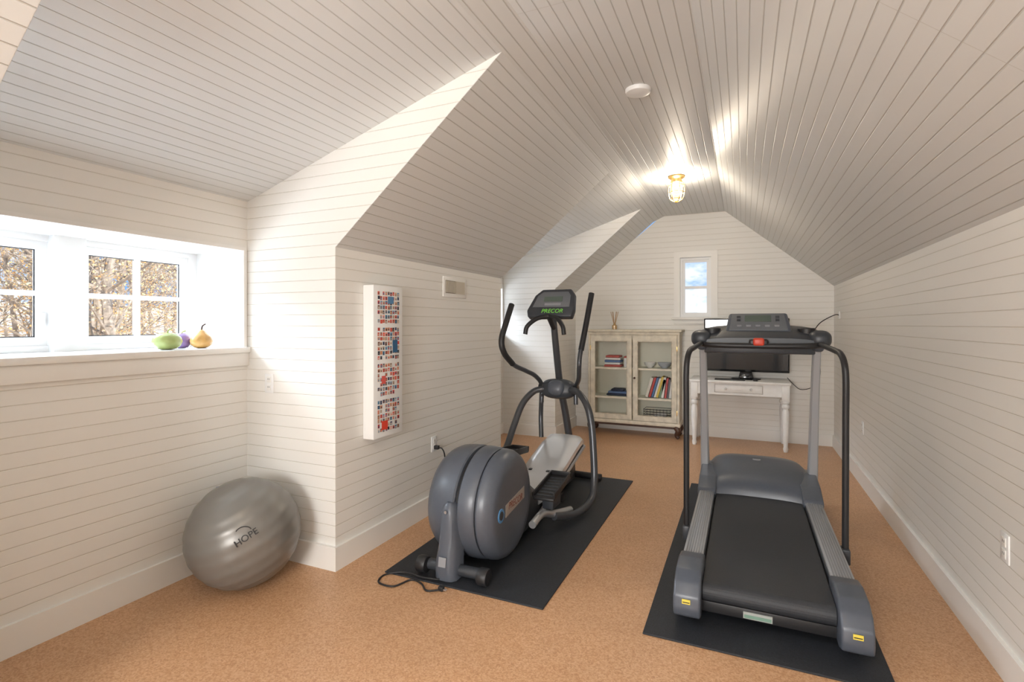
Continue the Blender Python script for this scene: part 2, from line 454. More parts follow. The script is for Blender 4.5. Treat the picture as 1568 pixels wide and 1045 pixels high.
lathe('smoke_detector', [(0, .075), (-.01, .076), (-.022, .07), (-.028, .05), (-.03, .0)], (-.572, 3.13, CZ), 'z', M_white)

# ---------------------------------------------------------------- wall fittings
def outlet(name, c, normal, plug=False, w=.07, h=.115):
    group(name, c); c = Vector(c)
    def bx(n, du, dz, hu, hz, t0, t1, m, bev=0):
        if normal == '+x': lo = (c.x+t0, c.y+du-hu, c.z+dz-hz); hi = (c.x+t1, c.y+du+hu, c.z+dz+hz)
        elif normal == '-x': lo = (c.x-t1, c.y+du-hu, c.z+dz-hz); hi = (c.x-t0, c.y+du+hu, c.z+dz+hz)
        else: lo = (c.x+du-hu, c.y-t1, c.z+dz-hz); hi = (c.x+du+hu, c.y-t0, c.z+dz+hz)
        return box(n, lo, hi, m, bev)
    bx('plate', 0, 0, w/2, h/2, 0, .006, M_white, .002)
    for i, s in enumerate((.024, -.024)):
        bx('socket_%d' % (i+1), 0, s, .016, .018, .006, .009, M_trim, .001)
        bx('slot_a_%d' % (i+1), -.006, s+.003, .0012, .005, .009, .0095, M_blk)
        bx('slot_b_%d' % (i+1), .006, s+.003, .0012, .005, .009, .0095, M_blk)
    if plug: bx('plug', 0, -.024, .014, .014, .009, .045, M_blk, .003)
    endgroup()
outlet('wall_outlet', (-2.635, D1[1], 1.04), '-y')
outlet('wall_outlet', (XL, 3.317, .504), '+x', True)
outlet('wall_outlet', (XR, 2.67, .515), '-x')
outlet('wall_outlet', (XR, 5.35, .50), '-x')

group('wall_vent', (XL, 3.62, 1.695))
M_vent = mat('vent_beige', (.58, .53, .44), .5); M_vent2 = mat('vent_dark_brown', (.25, .22, .17), .6)  # the two vent plates differ in colour: beige and dark brown
box('frame', (XL, 3.44, 1.615), (XL+.01, 3.80, 1.775), M_trim, .003)
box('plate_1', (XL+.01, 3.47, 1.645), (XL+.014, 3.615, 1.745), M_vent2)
box('plate_2', (XL+.01, 3.625, 1.645), (XL+.014, 3.77, 1.745), M_vent)
boxes('louvres', [((XL+.013, 3.474+i*.012, 1.65), (XL+.018, 3.478+i*.012, 1.74)) for i in range(12)], M_vent, 0)
endgroup()

# collage art panel
group('photo_collage_panel', (XL, 2.67, 1.17))
ax = XL+.08
box('panel', (XL+.001, 2.525, .70), (ax, 2.815, 1.64), M_white, .003)
pal = [(.6,.05,.03),(.75,.12,.08),(.03,.05,.12),(.05,.2,.35),(.8,.7,.6),(.35,.22,.15),(.02,.02,.03),(.7,.45,.3),(.2,.35,.5),(.85,.3,.22),(.5,.4,.32),(.1,.1,.12),(.5,.08,.06),(.25,.12,.08),(.7,.3,.15)]
V = []; F = []; cols = []
def quad(ya, yb, za, zb, c, x=ax+.0012):
    b = len(V); V.extend([(x, ya, za), (x, yb, za), (x, yb, zb), (x, ya, zb)]); F.append((b, b+1, b+2, b+3)); cols.append(c)
for blk in range(4):
    zt = 1.605 - blk*.2245
    for r in range(7):
        for cc in range(9):
            if random.random() < .06: continue
            y = 2.563 + cc*.0245 + random.uniform(-.001, .001); z = zt - r*.029 - random.uniform(0, .003)
            c1 = random.choice(pal); c2 = random.choice(pal)
            w_ = random.uniform(.016, .021); h_ = random.uniform(.019, .025)
            quad(y, y+w_, z-h_, z, c1); quad(y+w_*.25, y+w_*.75, z-h_*.9, z-h_*.35, c2, ax+.0018)
quad(2.60, 2.66, .745, .80, (.75, .06, .03), ax+.0026)
quad(2.71, 2.76, 1.22, 1.30, (.03, .12, .25), ax+.0026)
quad(2.66, 2.72, 1.53, 1.575, (.1, .25, .45), ax+.0026)
quad(2.60, 2.64, 1.03, 1.08, (.75, .12, .1), ax+.0026)
ob = add_mesh('pictures', V, F, None)
ca = ob.data.color_attributes.new('Col', 'FLOAT_COLOR', 'CORNER')
for p, c in zip(ob.data.polygons, cols):
    for li in p.loop_indices: ca.data[li].color = (*c, 1)
m, nt, b = new_mat('printed_pictures'); at = nt.nodes.new('ShaderNodeVertexColor'); at.layer_name = 'Col'
lk(nt, at.outputs[0], b.inputs['Base Color']); b.inputs['Roughness'].default_value = .4; ob.data.materials.append(m)
endgroup()

# ---------------------------------------------------------------- fruit on the sill
M_gfr = mat('green_glass_ceramic', (.45, .55, .20), .15, coat=.5, noise=.15, nscale=12)
M_pfr = mat('purple_ceramic', (.32, .22, .55), .2, coat=.5)
M_ofr = mat('amber_ceramic', (.80, .48, .16), .15, coat=.5, noise=.25, nscale=14)
def fruit(name, x, y, prof, m, stemh):
    group(name, (x, y, WZ0))
    lathe('body', prof, (x, y, WZ0), 'z', m, 32, 60)
    h = prof[-1][0]
    tube('stem', [(x, y, WZ0+h-.008), (x+.003, y+.004, WZ0+h+stemh*.6), (x+.012, y+.018, WZ0+h+stemh)], .004, M_gfr if 'pear' not in name else M_dkwood, n=8)
    endgroup()
fruit('ceramic_apple', -2.93, 1.86, [(0, .02), (.004, .045), (.02, .065), (.045, .074), (.068, .068), (.086, .048), (.092, .025), (.084, .004)], M_gfr, .035)
fruit('ceramic_plum', -3.02, 2.00, [(0, .015), (.004, .034), (.02, .048), (.044, .052), (.068, .044), (.086, .022), (.087, .004)], M_pfr, .015)
fruit('ceramic_pear', -2.93, 2.06, [(0, .02), (.004, .036), (.02, .056), (.042, .061), (.064, .054), (.082, .036), (.096, .022), (.106, .013), (.108, .003)], M_ofr, .035)

# ---------------------------------------------------------------- exercise ball
M_ball = mat('silver_vinyl', (.21, .20, .185), .36, .25)
R = .283; bc = Vector((-2.45, 1.965, R+.0))
group('exercise_ball', bc)
prof = []
N = 120
for i in range(N+1):
    t = -math.pi/2 + math.pi*i/N
    rib = .0014*math.cos(26*t) if abs(t) < 1.25 else 0
    r = R + rib - .0014
    prof.append((r*math.sin(t), r*math.cos(t)))
bo = lathe('shell', prof, (0, 0, 0), 'z', M_ball, 72, 80)
bo.rotation_euler = (math.radians(18), math.radians(-12), 0); bo.location = bc
dirv = (Vector((0, 0, 1.15)) - bc).normalized(); dirv = Vector((dirv.x+.05, dirv.y, dirv.z-.02)).normalized()
q = dirv.to_track_quat('Z', 'Y')
text('logo', 'HOPE', .045, bc + dirv*(R-.001), (q @ Euler((0, 0, math.radians(28))).to_quaternion()).to_euler(), M_blk, .003)
pts = []
for i in range(9):
    a = math.radians(20+i*17.5); pts.append(bc + (dirv*(R-.002) + q @ Vector((math.cos(a)*.036-.012, math.sin(a)*.026+.028, 0))).normalized()*R)
tube('logo_arc', pts, .0025, M_blk, n=6, straight=True)
lathe('valve', [(0, .01), (.006, .008)], bc + Vector((-.1, -.08, math.sqrt(R*R-.01-.0064)-.004)), 'z', M_lgry, 12)
endgroup()

# ---------------------------------------------------------------- mats
box('rubber_mat', (-1.845, 2.38, 0), (-.895, 4.66, .008), M_rub, .002, 1)
box('rubber_mat', (-.415, 2.38, 0), (.54, 4.80, .008), M_rub, .002, 1)

# ---------------------------------------------------------------- treadmill
def treadmill():
    xc = .095
    group('treadmill', (xc, 3.6, .009))
    box('deck', (-.20, 2.64, .09), (.39, 4.2, .165), M_blk, .004)
    prof = []
    for i in range(13):
        a = math.pi/2 + math.pi*i/12
        prof.append((2.615 + .042*math.cos(a), .143 + .042*math.sin(a)))
    poly = [(-.174, 4.15, .185)] + [(-.174, y, z) for y, z in prof] + [(-.174, 4.15, .101)]
    prism('belt', poly, (.538, 0, 0), M_belt)
    for s, sx in (('left', -1), ('right', 1)):
        xi = xc + sx*.278; xo = xc + sx*.385
        a, b = min(xi, xo), max(xi, xo)
        box('side_beam_'+s, (a, 2.66, .07), (b, 4.3, .195), M_gry2, .006)
        box('step_rail_'+s, (a+.004, 2.68, .195), (b-.004, 4.0, .214), M_silvp, .005)
        boxes('rail_ribs_'+s, [((a+.016+i*.012, 2.70, .212), (a+.021+i*.012, 3.98, .217)) for i in range(7)], M_lgry, 0)
        xa = a-.006
        cap = [(xa, 2.485, .10), (xa, 2.495, .06), (xa, 2.56, .035), (xa, 2.74, .045), (xa, 2.84, .14), (xa, 2.83, .226), (xa, 2.72, .243), (xa, 2.60, .236), (xa, 2.53, .205), (xa, 2.492, .155)]
        prism('end_cap_'+s, cap, (b-a+.012, 0, 0), M_gry, .012, 3)
        box('foot_'+s, (a+.03, 2.58, .009), (b-.03, 2.66, .06), M_blk, .008)
        lathe('levelling_pad_'+s, [(0, .03), (.012, .03), (.016, .015)], ((a+b)/2, 2.62, .009), 'z', M_blk, 20)
        box('warning_label_'+s, (a+.034, 2.482, .124), (a+.07, 2.4855, .144), M_yel, rot=(math.radians(-6), 0, 0))
        box('warning_text_'+s, (a+.037, 2.4805, .130), (a+.067, 2.484, .1335), M_blk)
        xs0, xs1 = (a-.008, b+.006)
        sh = [(xs0, 3.93, .20), (xs0, 3.95, .232), (xs0, 4.12, .275), (xs0, 4.35, .31), (xs0, 4.62, .27), (xs0, 4.70, .16), (xs0, 4.66, .05), (xs0, 4.1, .05), (xs0, 3.98, .12)]
        prism('hood_shoulder_'+s, sh, (xs1-xs0, 0, 0), M_gry, .012, 3)
        box('front_foot_'+s, (a+.02, 4.5, .009), (b-.02, 4.6, .06), M_blk, .006)
        xu = xc + sx*.37
        rings = []
        for y, z, w, dd in ((4.40, .22, .032, .055), (4.34, .5, .029, .046), (4.27, .8, .027, .04), (4.19, 1.08, .025, .036), (4.13, 1.24, .024, .034)):
            rings.append([Vector((xu+cx_*w, y+cy_*dd, z)) for cx_, cy_ in ((-1, -.7), (-.7, -1), (.7, -1), (1, -.7), (1, .7), (.7, 1), (-.7, 1), (-1, .7))])
        loft('upright_'+s, rings, M_silvp, 30)
        xt = xc + sx*.405; xq = xc + sx*.40
        tube('hand_rail_'+s, [(xt, 3.27, .15), (xt, 3.265, .3), (xt, 3.26, .6), (xt, 3.255, .9), (xt, 3.25, 1.10), (xt-sx*.004, 3.27, 1.19), (xt-sx*.012, 3.34, 1.238), (xq-sx*.02, 3.46, 1.252), (xq-sx*.03, 3.75, 1.262), (xq-sx*.035, 4.05, 1.27)], .0165, M_blk, 6)
        box('rail_socket_'+s, (xt-.020, 3.235, .12), (xt+.020, 3.305, .20), M_gry2, .006)
    box('rear_crossbar', (-.185, 2.60, .05), (.375, 2.64, .10), M_blk, .004)
    box('rating_label', (-.0, 2.595, .058), (.12, 2.601, .088), mat('label_silver', (.42, .44, .42), .4))
    box('rating_label_print', (.004, 2.5935, .062), (.116, 2.5955, .076), mat('label_green', (.2, .33, .26), .5))
    # motor hood
    rings = []
    for y, h, w in ((4.03, .05, .335), (4.035, .215, .335), (4.07, .262, .34), (4.16, .30, .352), (4.30, .338, .357), (4.48, .36, .355), (4.62, .345, .345), (4.70, .29, .335), (4.73, .12, .32)):
        ring = []
        for i in range(25):
            t = math.pi*i/24
            ring.append(Vector((xc - w*math.copysign(abs(math.cos(t))**.5, math.cos(t)), y + .06*(abs(math.cos(t))**1.5)*(-1 if y < 4.1 else 0), .04 + (h-.04)*abs(math.sin(t))**.30)))
        ring.append(Vector((xc+w, y, .035))); ring.append(Vector((xc-w, y, .035)))
        rings.append(ring)
    loft('motor_hood', rings, M_gry, 50)
    lathe('hood_badge', [(0, .03), (.003, .028)], (xc, 4.44, .353), 'z', M_silvp, 24)
    # console
    tray = []
    for y, zc, th, w in ((3.93, 1.285, .022, .40), (3.97, 1.295, .04, .42), (4.06, 1.32, .05, .42), (4.16, 1.35, .045, .40), (4.21, 1.365, .03, .36)):
        ring = []
        for i in range(24):
            t = 2*math.pi*i/24
            ring.append(Vector((xc + w*math.copysign(abs(math.cos(t))**.5, math.cos(t)), y, zc + th*math.copysign(abs(math.sin(t))**.7, math.sin(t)) - .02*math.cos(t)**2)))
        tray.append(ring)
    loft('console_tray', tray, M_gry2, 50)
    for s, sx in (('left', -1), ('right', 1)):
        lathe('cup_holder_'+s, [(0, .052), (.05, .055), (.055, .048), (.05, .044), (.012, .04), (.01, .0)], (xc+sx*.30, 4.05, 1.32), 'z', M_blk, 28)
        ellipsoid('tray_pod_'+s, (xc+sx*.37, 4.02, 1.30), (.072, .10, .06), M_gry2, 2.6)
        ellipsoid('rail_joint_'+s, (xc+sx*.375, 4.1, 1.25), (.035, .06, .04), M_gry, 2.6)
    def slab(n, w, hh, t, off, m, bev, wt=1.0, du=0, dv=0):
        bm = bmesh.new(); bmesh.ops.create_cube(bm, size=1)
        for v in bm.verts:
            k = wt if v.co.z > 0 else 1
            v.co = Vector((v.co.x*w*k, v.co.y*t, v.co.z*hh))
        if bev: bmesh.ops.bevel(bm, geom=bm.edges[:], offset=bev, segments=3, affect='EDGES', profile=.5)
        Rm = Matrix.Rotation(math.radians(-42), 3, 'X')
        for v in bm.verts: v.co = Rm @ (v.co + Vector((du, off, dv))) + Vector((xc, 4.09, 1.395))
        return bm_out(n, bm, m, 35)
    slab('display_housing', .43, .20, .05, 0, M_gry, .018, .88)
    slab('display_face', .375, .155, .008, -.026, M_mgry, .003, .9, 0, .004)
    slab('display_lcd', .17, .06, .004, -.0315, M_scr, .001, 1, 0, .035)
    for i in range(5): slab('key_%d' % (i+1), .03, .016, .004, -.0315, M_lgry, .001, 1, -.12+i*.06, -.035)
    for i in range(4): slab('side_key_%d' % (i+1), .025, .02, .004, -.0315, M_gry2, .001, 1, -.125 if i < 2 else .125, .02+(i % 2)*.03)
    tube('grip_bar', [(xc-.385, 4.02, 1.27), (xc-.36, 3.93, 1.262), (xc-.30, 3.885, 1.258), (xc-.15, 3.87, 1.255), (xc, 3.868, 1.255), (xc+.15, 3.87, 1.255), (xc+.30, 3.885, 1.258), (xc+.36, 3.93, 1.262), (xc+.385, 4.02, 1.27)], .019, M_blk)
    box('stop_key', (xc-.035, 3.842, 1.255), (xc+.035, 3.93, 1.308), M_red, .014, 3)
    box('stop_key_mount', (xc-.06, 3.855, 1.235), (xc+.06, 3.95, 1.30), M_blk, .014, 3)
    box('cross_beam', (xc-.36, 4.10, 1.19), (xc+.36, 4.17, 1.26), M_gry2, .012)
    endgroup()
treadmill()

# ---------------------------------------------------------------- elliptical
def elliptical():
    cx = -1.45; yc, zc = 2.80, .338
    group('elliptical_trainer', (cx, 3.4, .009))
    L = [(-.235, .0), (-.235, .10), (-.232, .17), (-.224, .235), (-.205, .27), (-.172, .298), (-.13, .316), (-.07, .323), (-.018, .324), (-.01, .316), (-.008, .28)]
    lathe('housing_left', L, (cx-.0, yc, zc), 'x', M_gry, 72)
    Rr = [(.008, .28), (.01, .315), (.018, .323), (.05, .323), (.10, .318), (.112, .31)]
    lathe('housing_middle', Rr, (cx, yc, zc), 'x', M_gry, 72)
    R2 = [(.116, .27), (.118, .307), (.13, .316), (.16, .312), (.19, .296), (.207, .275), (.214, .262), (.216, .22), (.217, .12), (.217, .0)]
    lathe('housing_right', R2, (cx, yc, zc), 'x', M_gry, 72)
    lathe('seam_core', [(-.02, .30), (.125, .30)], (cx, yc, zc), 'x', M_blk, 48)
    rings = []
    for z, y0, w, t in ((.012, 2.41, .066, .12), (.08, 2.405, .066, .12), (.18, 2.425, .056, .12), (.28, 2.434, .050, .12), (.36, 2.442, .046, .11), (.40, 2.452, .035, .09), (.418, 2.468, .015, .06)):
        rings.append([Vector((cx-.03+a*w, y0+(b+1)*t*.5, z)) for a, b in ((-1, .9), (-1, -.5), (-.7, -.9), (-.3, -1), (.3, -1), (.7, -.9), (1, -.5), (1, .9))])
    loft('rear_boot', rings, M_gry, 40)
    lathe('boot_bolt', [(0, .008), (-.006, .008)], (cx-.03, 2.437, .375), 'y', M_silv, 12)
    box('boot_label', (cx-.055, 2.402, .09), (cx-.01, 2.407, .14), M_lgry, rot=(math.radians(-8), 0, 0))
    tube('rear_stabiliser', [(cx-.19, 2.48, .055), (cx, 2.48, .055), (cx+.19, 2.48, .055)], .03, M_gry2)
    for s, sx in (('left', -1), ('right', 1)):
        lathe('transport_wheel_'+s, [(-.03, .02), (-.028, .042), (-.02, .046), (.02, .046), (.028, .042), (.03, .02)], (cx+sx*.19, 2.46, .056), 'x', M_blk, 28)
    box('base_beam', (cx-.05, 2.9, .03), (cx+.05, 4.55, .09), M_blk, .01)
    tube('front_stabiliser', [(cx-.30, 4.53, .04), (cx, 4.53, .045), (cx+.30, 4.53, .04)], .03, M_blk)
    rings = []
    for y, z1, w in ((2.95, .46, .15), (3.15, .40, .15), (3.32, .30, .14), (3.45, .22, .13)):
        rings.append([Vector((cx+a*w, y, .05+(z1-.05)*b)) for a, b in ((-1, 0), (-1, .75), (-.8, .95), (-.4, 1), (.4, 1), (.8, .95), (1, .75), (1, 0))])
    loft('front_shroud', rings, M_gry2, 40)
    rc = cx+.04
    rings = []
    for y, z, w, th in ((3.40, .185, .10, .05), (3.46, .225, .14, .06), (3.62, .28, .155, .07), (3.9, .355, .16, .07), (4.15, .42, .16, .07), (4.30, .445, .155, .07), (4.38, .41, .145, .06), (4.41, .34, .13, .05)):
        rings.append([Vector((rc+a*w, y, z-th+th*b)) for a, b in ((-1, 0), (-1, .6), (-.85, .9), (-.6, 1), (-.15, 1.05), (.15, 1.05), (.6, 1), (.85, .9), (1, .6), (1, 0))])
    loft('ramp_cover', rings, mat('bright_silver_shell', (.78, .80, .83), .22, .35), 35)
    boxes('ramp_slots', [((rc+s*.07-.012, 3.66, .28), (rc+s*.07+.012, 3.70, .30)) for s in (-1, 1)], M_blk, 0)
    for s, sx in (('left', -1), ('right', 1)):
        tube('ramp_track_'+s, [(rc+sx*.13, 3.35, .09), (rc+sx*.13, 4.42, .33)], .018, M_silv, straight=True)
        lathe('track_roller_'+s, [(-.02, .02), (-.018, .035), (.018, .035), (.02, .02)], (rc+sx*.19, 3.62, .13), 'x', M_blk, 24)
    prism('ramp_lift', [(rc-.06, 3.75, .05), (rc-.06, 4.4, .05), (rc-.06, 4.35, .34), (rc-.06, 4.2, .33)], (.12, 0, 0), M_gry2, .008)
    tube('mast', [(cx+.02, 4.56, .04), (cx+.015, 4.52, .3), (cx+.005, 4.42, .6), (cx, 4.28, .88), (cx, 4.19, 1.15), (cx, 4.12, 1.40), (cx, 4.10, 1.5)], .034, M_btube, r2=.026)
    ellipsoid('pivot_hub', (cx, 4.24, .845), (.15, .075, .085), M_gry2, 2.8, rot=(math.radians(-15), 0, 0))
    ellipsoid('hub_cover', (cx, 4.185, .86), (.075, .05, .065), M_gry, 2.5, rot=(math.radians(-15), 0, 0))
    for s, sx in (('left', -1), ('right', 1)):
        lathe('pivot_cap_'+s, [(-.02, .035), (-.018, .042), (.018, .042), (.02, .035)], (cx+sx*.155, 4.24, .845), 'x', M_blk, 28)
    tube('swing_arm_left', [(-1.715, 3.84, 1.55), (-1.72, 3.76, 1.43), (-1.735, 3.695, 1.28), (-1.72, 3.72, 1.17), (-1.70, 3.86, 1.07), (-1.66, 4.02, 1.01), (-1.625, 4.15, .955), (-1.605, 4.24, .87), (-1.605, 4.24, .72)], .019, M_btube)
    tube('swing_grip_left', [(-1.715, 3.845, 1.56), (-1.72, 3.76, 1.43), (-1.735, 3.695, 1.28), (-1.722, 3.715, 1.175), (-1.705, 3.84, 1.08)], .0235, M_blk)
    tube('swing_arm_right', [(-1.165, 4.25, 1.65), (-1.18, 4.18, 1.45), (-1.205, 4.07, 1.17), (-1.21, 4.05, 1.06), (-1.235, 4.12, .95), (-1.295, 4.24, .86), (-1.295, 4.24, .72)], .019, M_btube)
    tube('swing_grip_right', [(-1.163, 4.255, 1.66), (-1.18, 4.18, 1.45), (-1.203, 4.08, 1.19)], .0235, M_blk)
    tube('link_left', [(-1.605, 4.24, .80), (-1.62, 4.26, .60), (-1.60, 4.22, .42)], .02, M_btube)
    tube('rocker_right', [(-1.33, 4.20, .845), (-1.24, 4.12, .84), (-1.14, 4.02, .76), (-1.09, 3.98, .62), (-1.06, 3.94, .38), (-1.045, 3.90, .20), (-1.04, 3.82, .095), (-1.06, 3.66, .06), (-1.10, 3.48, .065), (-1.16, 3.30, .11)], .027, M_btube)
    tube('rocker_left', [(-1.57, 4.20, .845), (-1.65, 4.16, .82), (-1.72, 4.08, .72), (-1.755, 3.98, .55), (-1.765, 3.86, .40), (-1.74, 3.66, .34), (-1.70, 3.42, .33)], .027, M_btube)
    tube('pedal_arm_right', [(-1.19, 2.98, .16), (-1.19, 3.15, .17), (-1.17, 3.32, .12), (-1.13, 3.56, .075)], .024, M_silv)
    tube('pedal_arm_left', [(-1.70, 2.86, .46), (-1.70, 3.2, .40), (-1.70, 3.6, .34)], .024, M_silv)
    for s, x, y, z, tilt in (('right', -1.185, 3.34, .29, 8), ('left', -1.655, 3.70, .395, -6)):
        rr = math.radians(tilt)
        P = Vector((x, y, z))
        box('pedal_'+s, P-Vector((.075, .19, .012)), P+Vector((.075, .19, .012)), M_blk, .01, 2, (rr, 0, 0), P)
        for i, (dx_, dy_, hx, hy) in enumerate(((-.07, 0, .006, .185), (.07, 0, .006, .17), (0, .183, .075, .006))):
            q = P+Vector((dx_, dy_, .018))
            box('pedal_lip_%s_%d' % (s, i+1), q-Vector((hx, hy, .022)), q+Vector((hx, hy, .022)), M_blk, .004, 2, (rr, 0, 0), P)
        for i in range(7):
            q = P+Vector((0, -.15+i*.045, .013))
            box('pedal_tread_%s_%d' % (s, i+1), q-Vector((.055, .006, .002)), q+Vector((.055, .006, .002)), M_gry2, 0, 1, (rr, 0, 0), P)
        box('pedal_bracket_'+s, P-Vector((.04, .10, .12)), P-Vector((-.04, -.06, .008)), M_gry2, .01)
    # console head
    cc = Vector((cx-.0, 4.07, 1.56)); Rm = Matrix.Rotation(math.radians(-24), 3, 'X')
    def cslab(n, poly, t0, t1, m, bev):
        bm = bmesh.new(); a = [bm.verts.new((x, t0, z)) for x, z in poly]; b2 = [bm.verts.new((x, t1, z)) for x, z in poly]
        bm.faces.new(a); bm.faces.new(b2[::-1]); k = len(poly)
        for i in range(k): bm.faces.new((a[i], b2[i], b2[(i+1) % k], a[(i+1) % k]))
        if bev: bmesh.ops.bevel(bm, geom=bm.edges[:], offset=bev, segments=3, affect='EDGES', profile=.5)
        for v in bm.verts: v.co = Rm @ v.co + cc
        return bm_out(n, bm, m, 35)
    cslab('console_shell', [(-.19, -.12), (.19, -.12), (.205, -.05), (.195, .09), (.16, .135), (-.09, .135), (-.15, .08), (-.205, -.06)], -.03, .035, M_gry2, .014)
    cslab('console_face', [(-.155, -.035), (.165, -.035), (.165, .07), (.14, .105), (-.075, .105), (-.12, .07)], -.036, -.03, M_mgry, .002)
    cslab('console_lcd', [(-.06, .015), (.10, .015), (.10, .06), (-.06, .06)], -.039, -.036, M_scr, 0)
    cslab('console_keys', [(-.05, -.02), (.09, -.02), (.09, 0), (-.05, 0)], -.039, -.036, M_lgry, 0)
    text('console_name', 'PRECOR', .05, cc + Rm @ Vector((.02, -.032, -.07)), (math.radians(90-24), 0, 0), M_green, .002, .2)
    tube('fixed_handlebar', [(-1.615, 3.89, 1.32), (-1.60, 3.90, 1.385), (-1.54, 3.95, 1.445), (-1.47, 4.0, 1.465), (-1.43, 4.0, 1.465), (-1.36, 3.95, 1.445), (-1.30, 3.90, 1.385), (-1.285, 3.89, 1.32)], .018, M_blk)
    tube('handlebar_stem', [(cx, 4.13, 1.36), (cx, 4.0, 1.46)], .022, M_blk, straight=True)
    # side label band and emblem on the right shell
    lx = cx+.2155
    lab = [(lx, 2.68, .300), (lx, 2.95, .335), (lx, 2.95, .405), (lx, 2.68, .370)]
    prism('side_label', lab, (.004, 0, 0), mat('pewter_label', (.40, .36, .33), .35, .3))
    text('side_label_print', 'PRECOR', .055, (lx+.0045, 2.815, .352), (math.radians(90), 0, math.radians(90)), mat('label_brown', (.20, .07, .05), .5), .001, .2)
    lathe('emblem', [(0, .040), (.004, .038)], (lx, 2.62, .33), 'x', M_blue, 28)
    lathe('emblem_inner', [(.003, .026), (.0055, .024)], (lx, 2.62, .33), 'x', M_gry2, 24)
    endgroup()
elliptical()
tube('power_cord', [(-1.50, 2.40, .02), (-1.609, 2.39, .018), (-1.72, 2.40, .018), (-1.82, 2.354, .006), (-1.80, 2.27, .006), (-1.70, 2.265, .006), (-1.654, 2.362, .006), (-1.58, 2.35, .006), (-1.514, 2.30, .006), (-1.457, 2.33, .006)], .005, M_blk, n=8)
group('power_plug', (-1.45, 2.335, .012)); box('body', (-1.462, 2.325, .002), (-1.432, 2.35, .024), M_blk, .004)
boxes('prongs', [((-1.432, 2.331, .008), (-1.415, 2.333, .014)), ((-1.432, 2.341, .008), (-1.415, 2.343, .014))], M_silv, 0); endgroup()
tube('wall_power_cord', [(XL+.045, 3.317, .48), (XL+.075, 3.32, .47), (XL+.085, 3.34, .40), (XL+.06, 3.42, .12), (XL+.07, 3.52, .01), (-1.92, 3.6, .008), (-1.8, 3.55, .016)], .005, M_blk, n=8)

# ---------------------------------------------------------------- cabinet
def turned(n, x, y, z0, z1, r, m):
    h = z1-z0
    P = [(0, .5), (.02, .62), (.05, .7), (.08, .55), (.10, .6), (.3, .78), (.52, .95), (.6, .9), (.64, .6), (.66, .95), (.68, 1.0), (.70, .95), (.715, .6), (.73, .9), (.745, 1.05), (.76, 1.0)]
    lathe(n, [(z0+a*h, b*r) for a, b in P], (x, y, 0), 'z', m, 24)
    box(n+'_block', (x-r, y-r, z0+.76*h), (x+r, y+r, z1), m, .003)

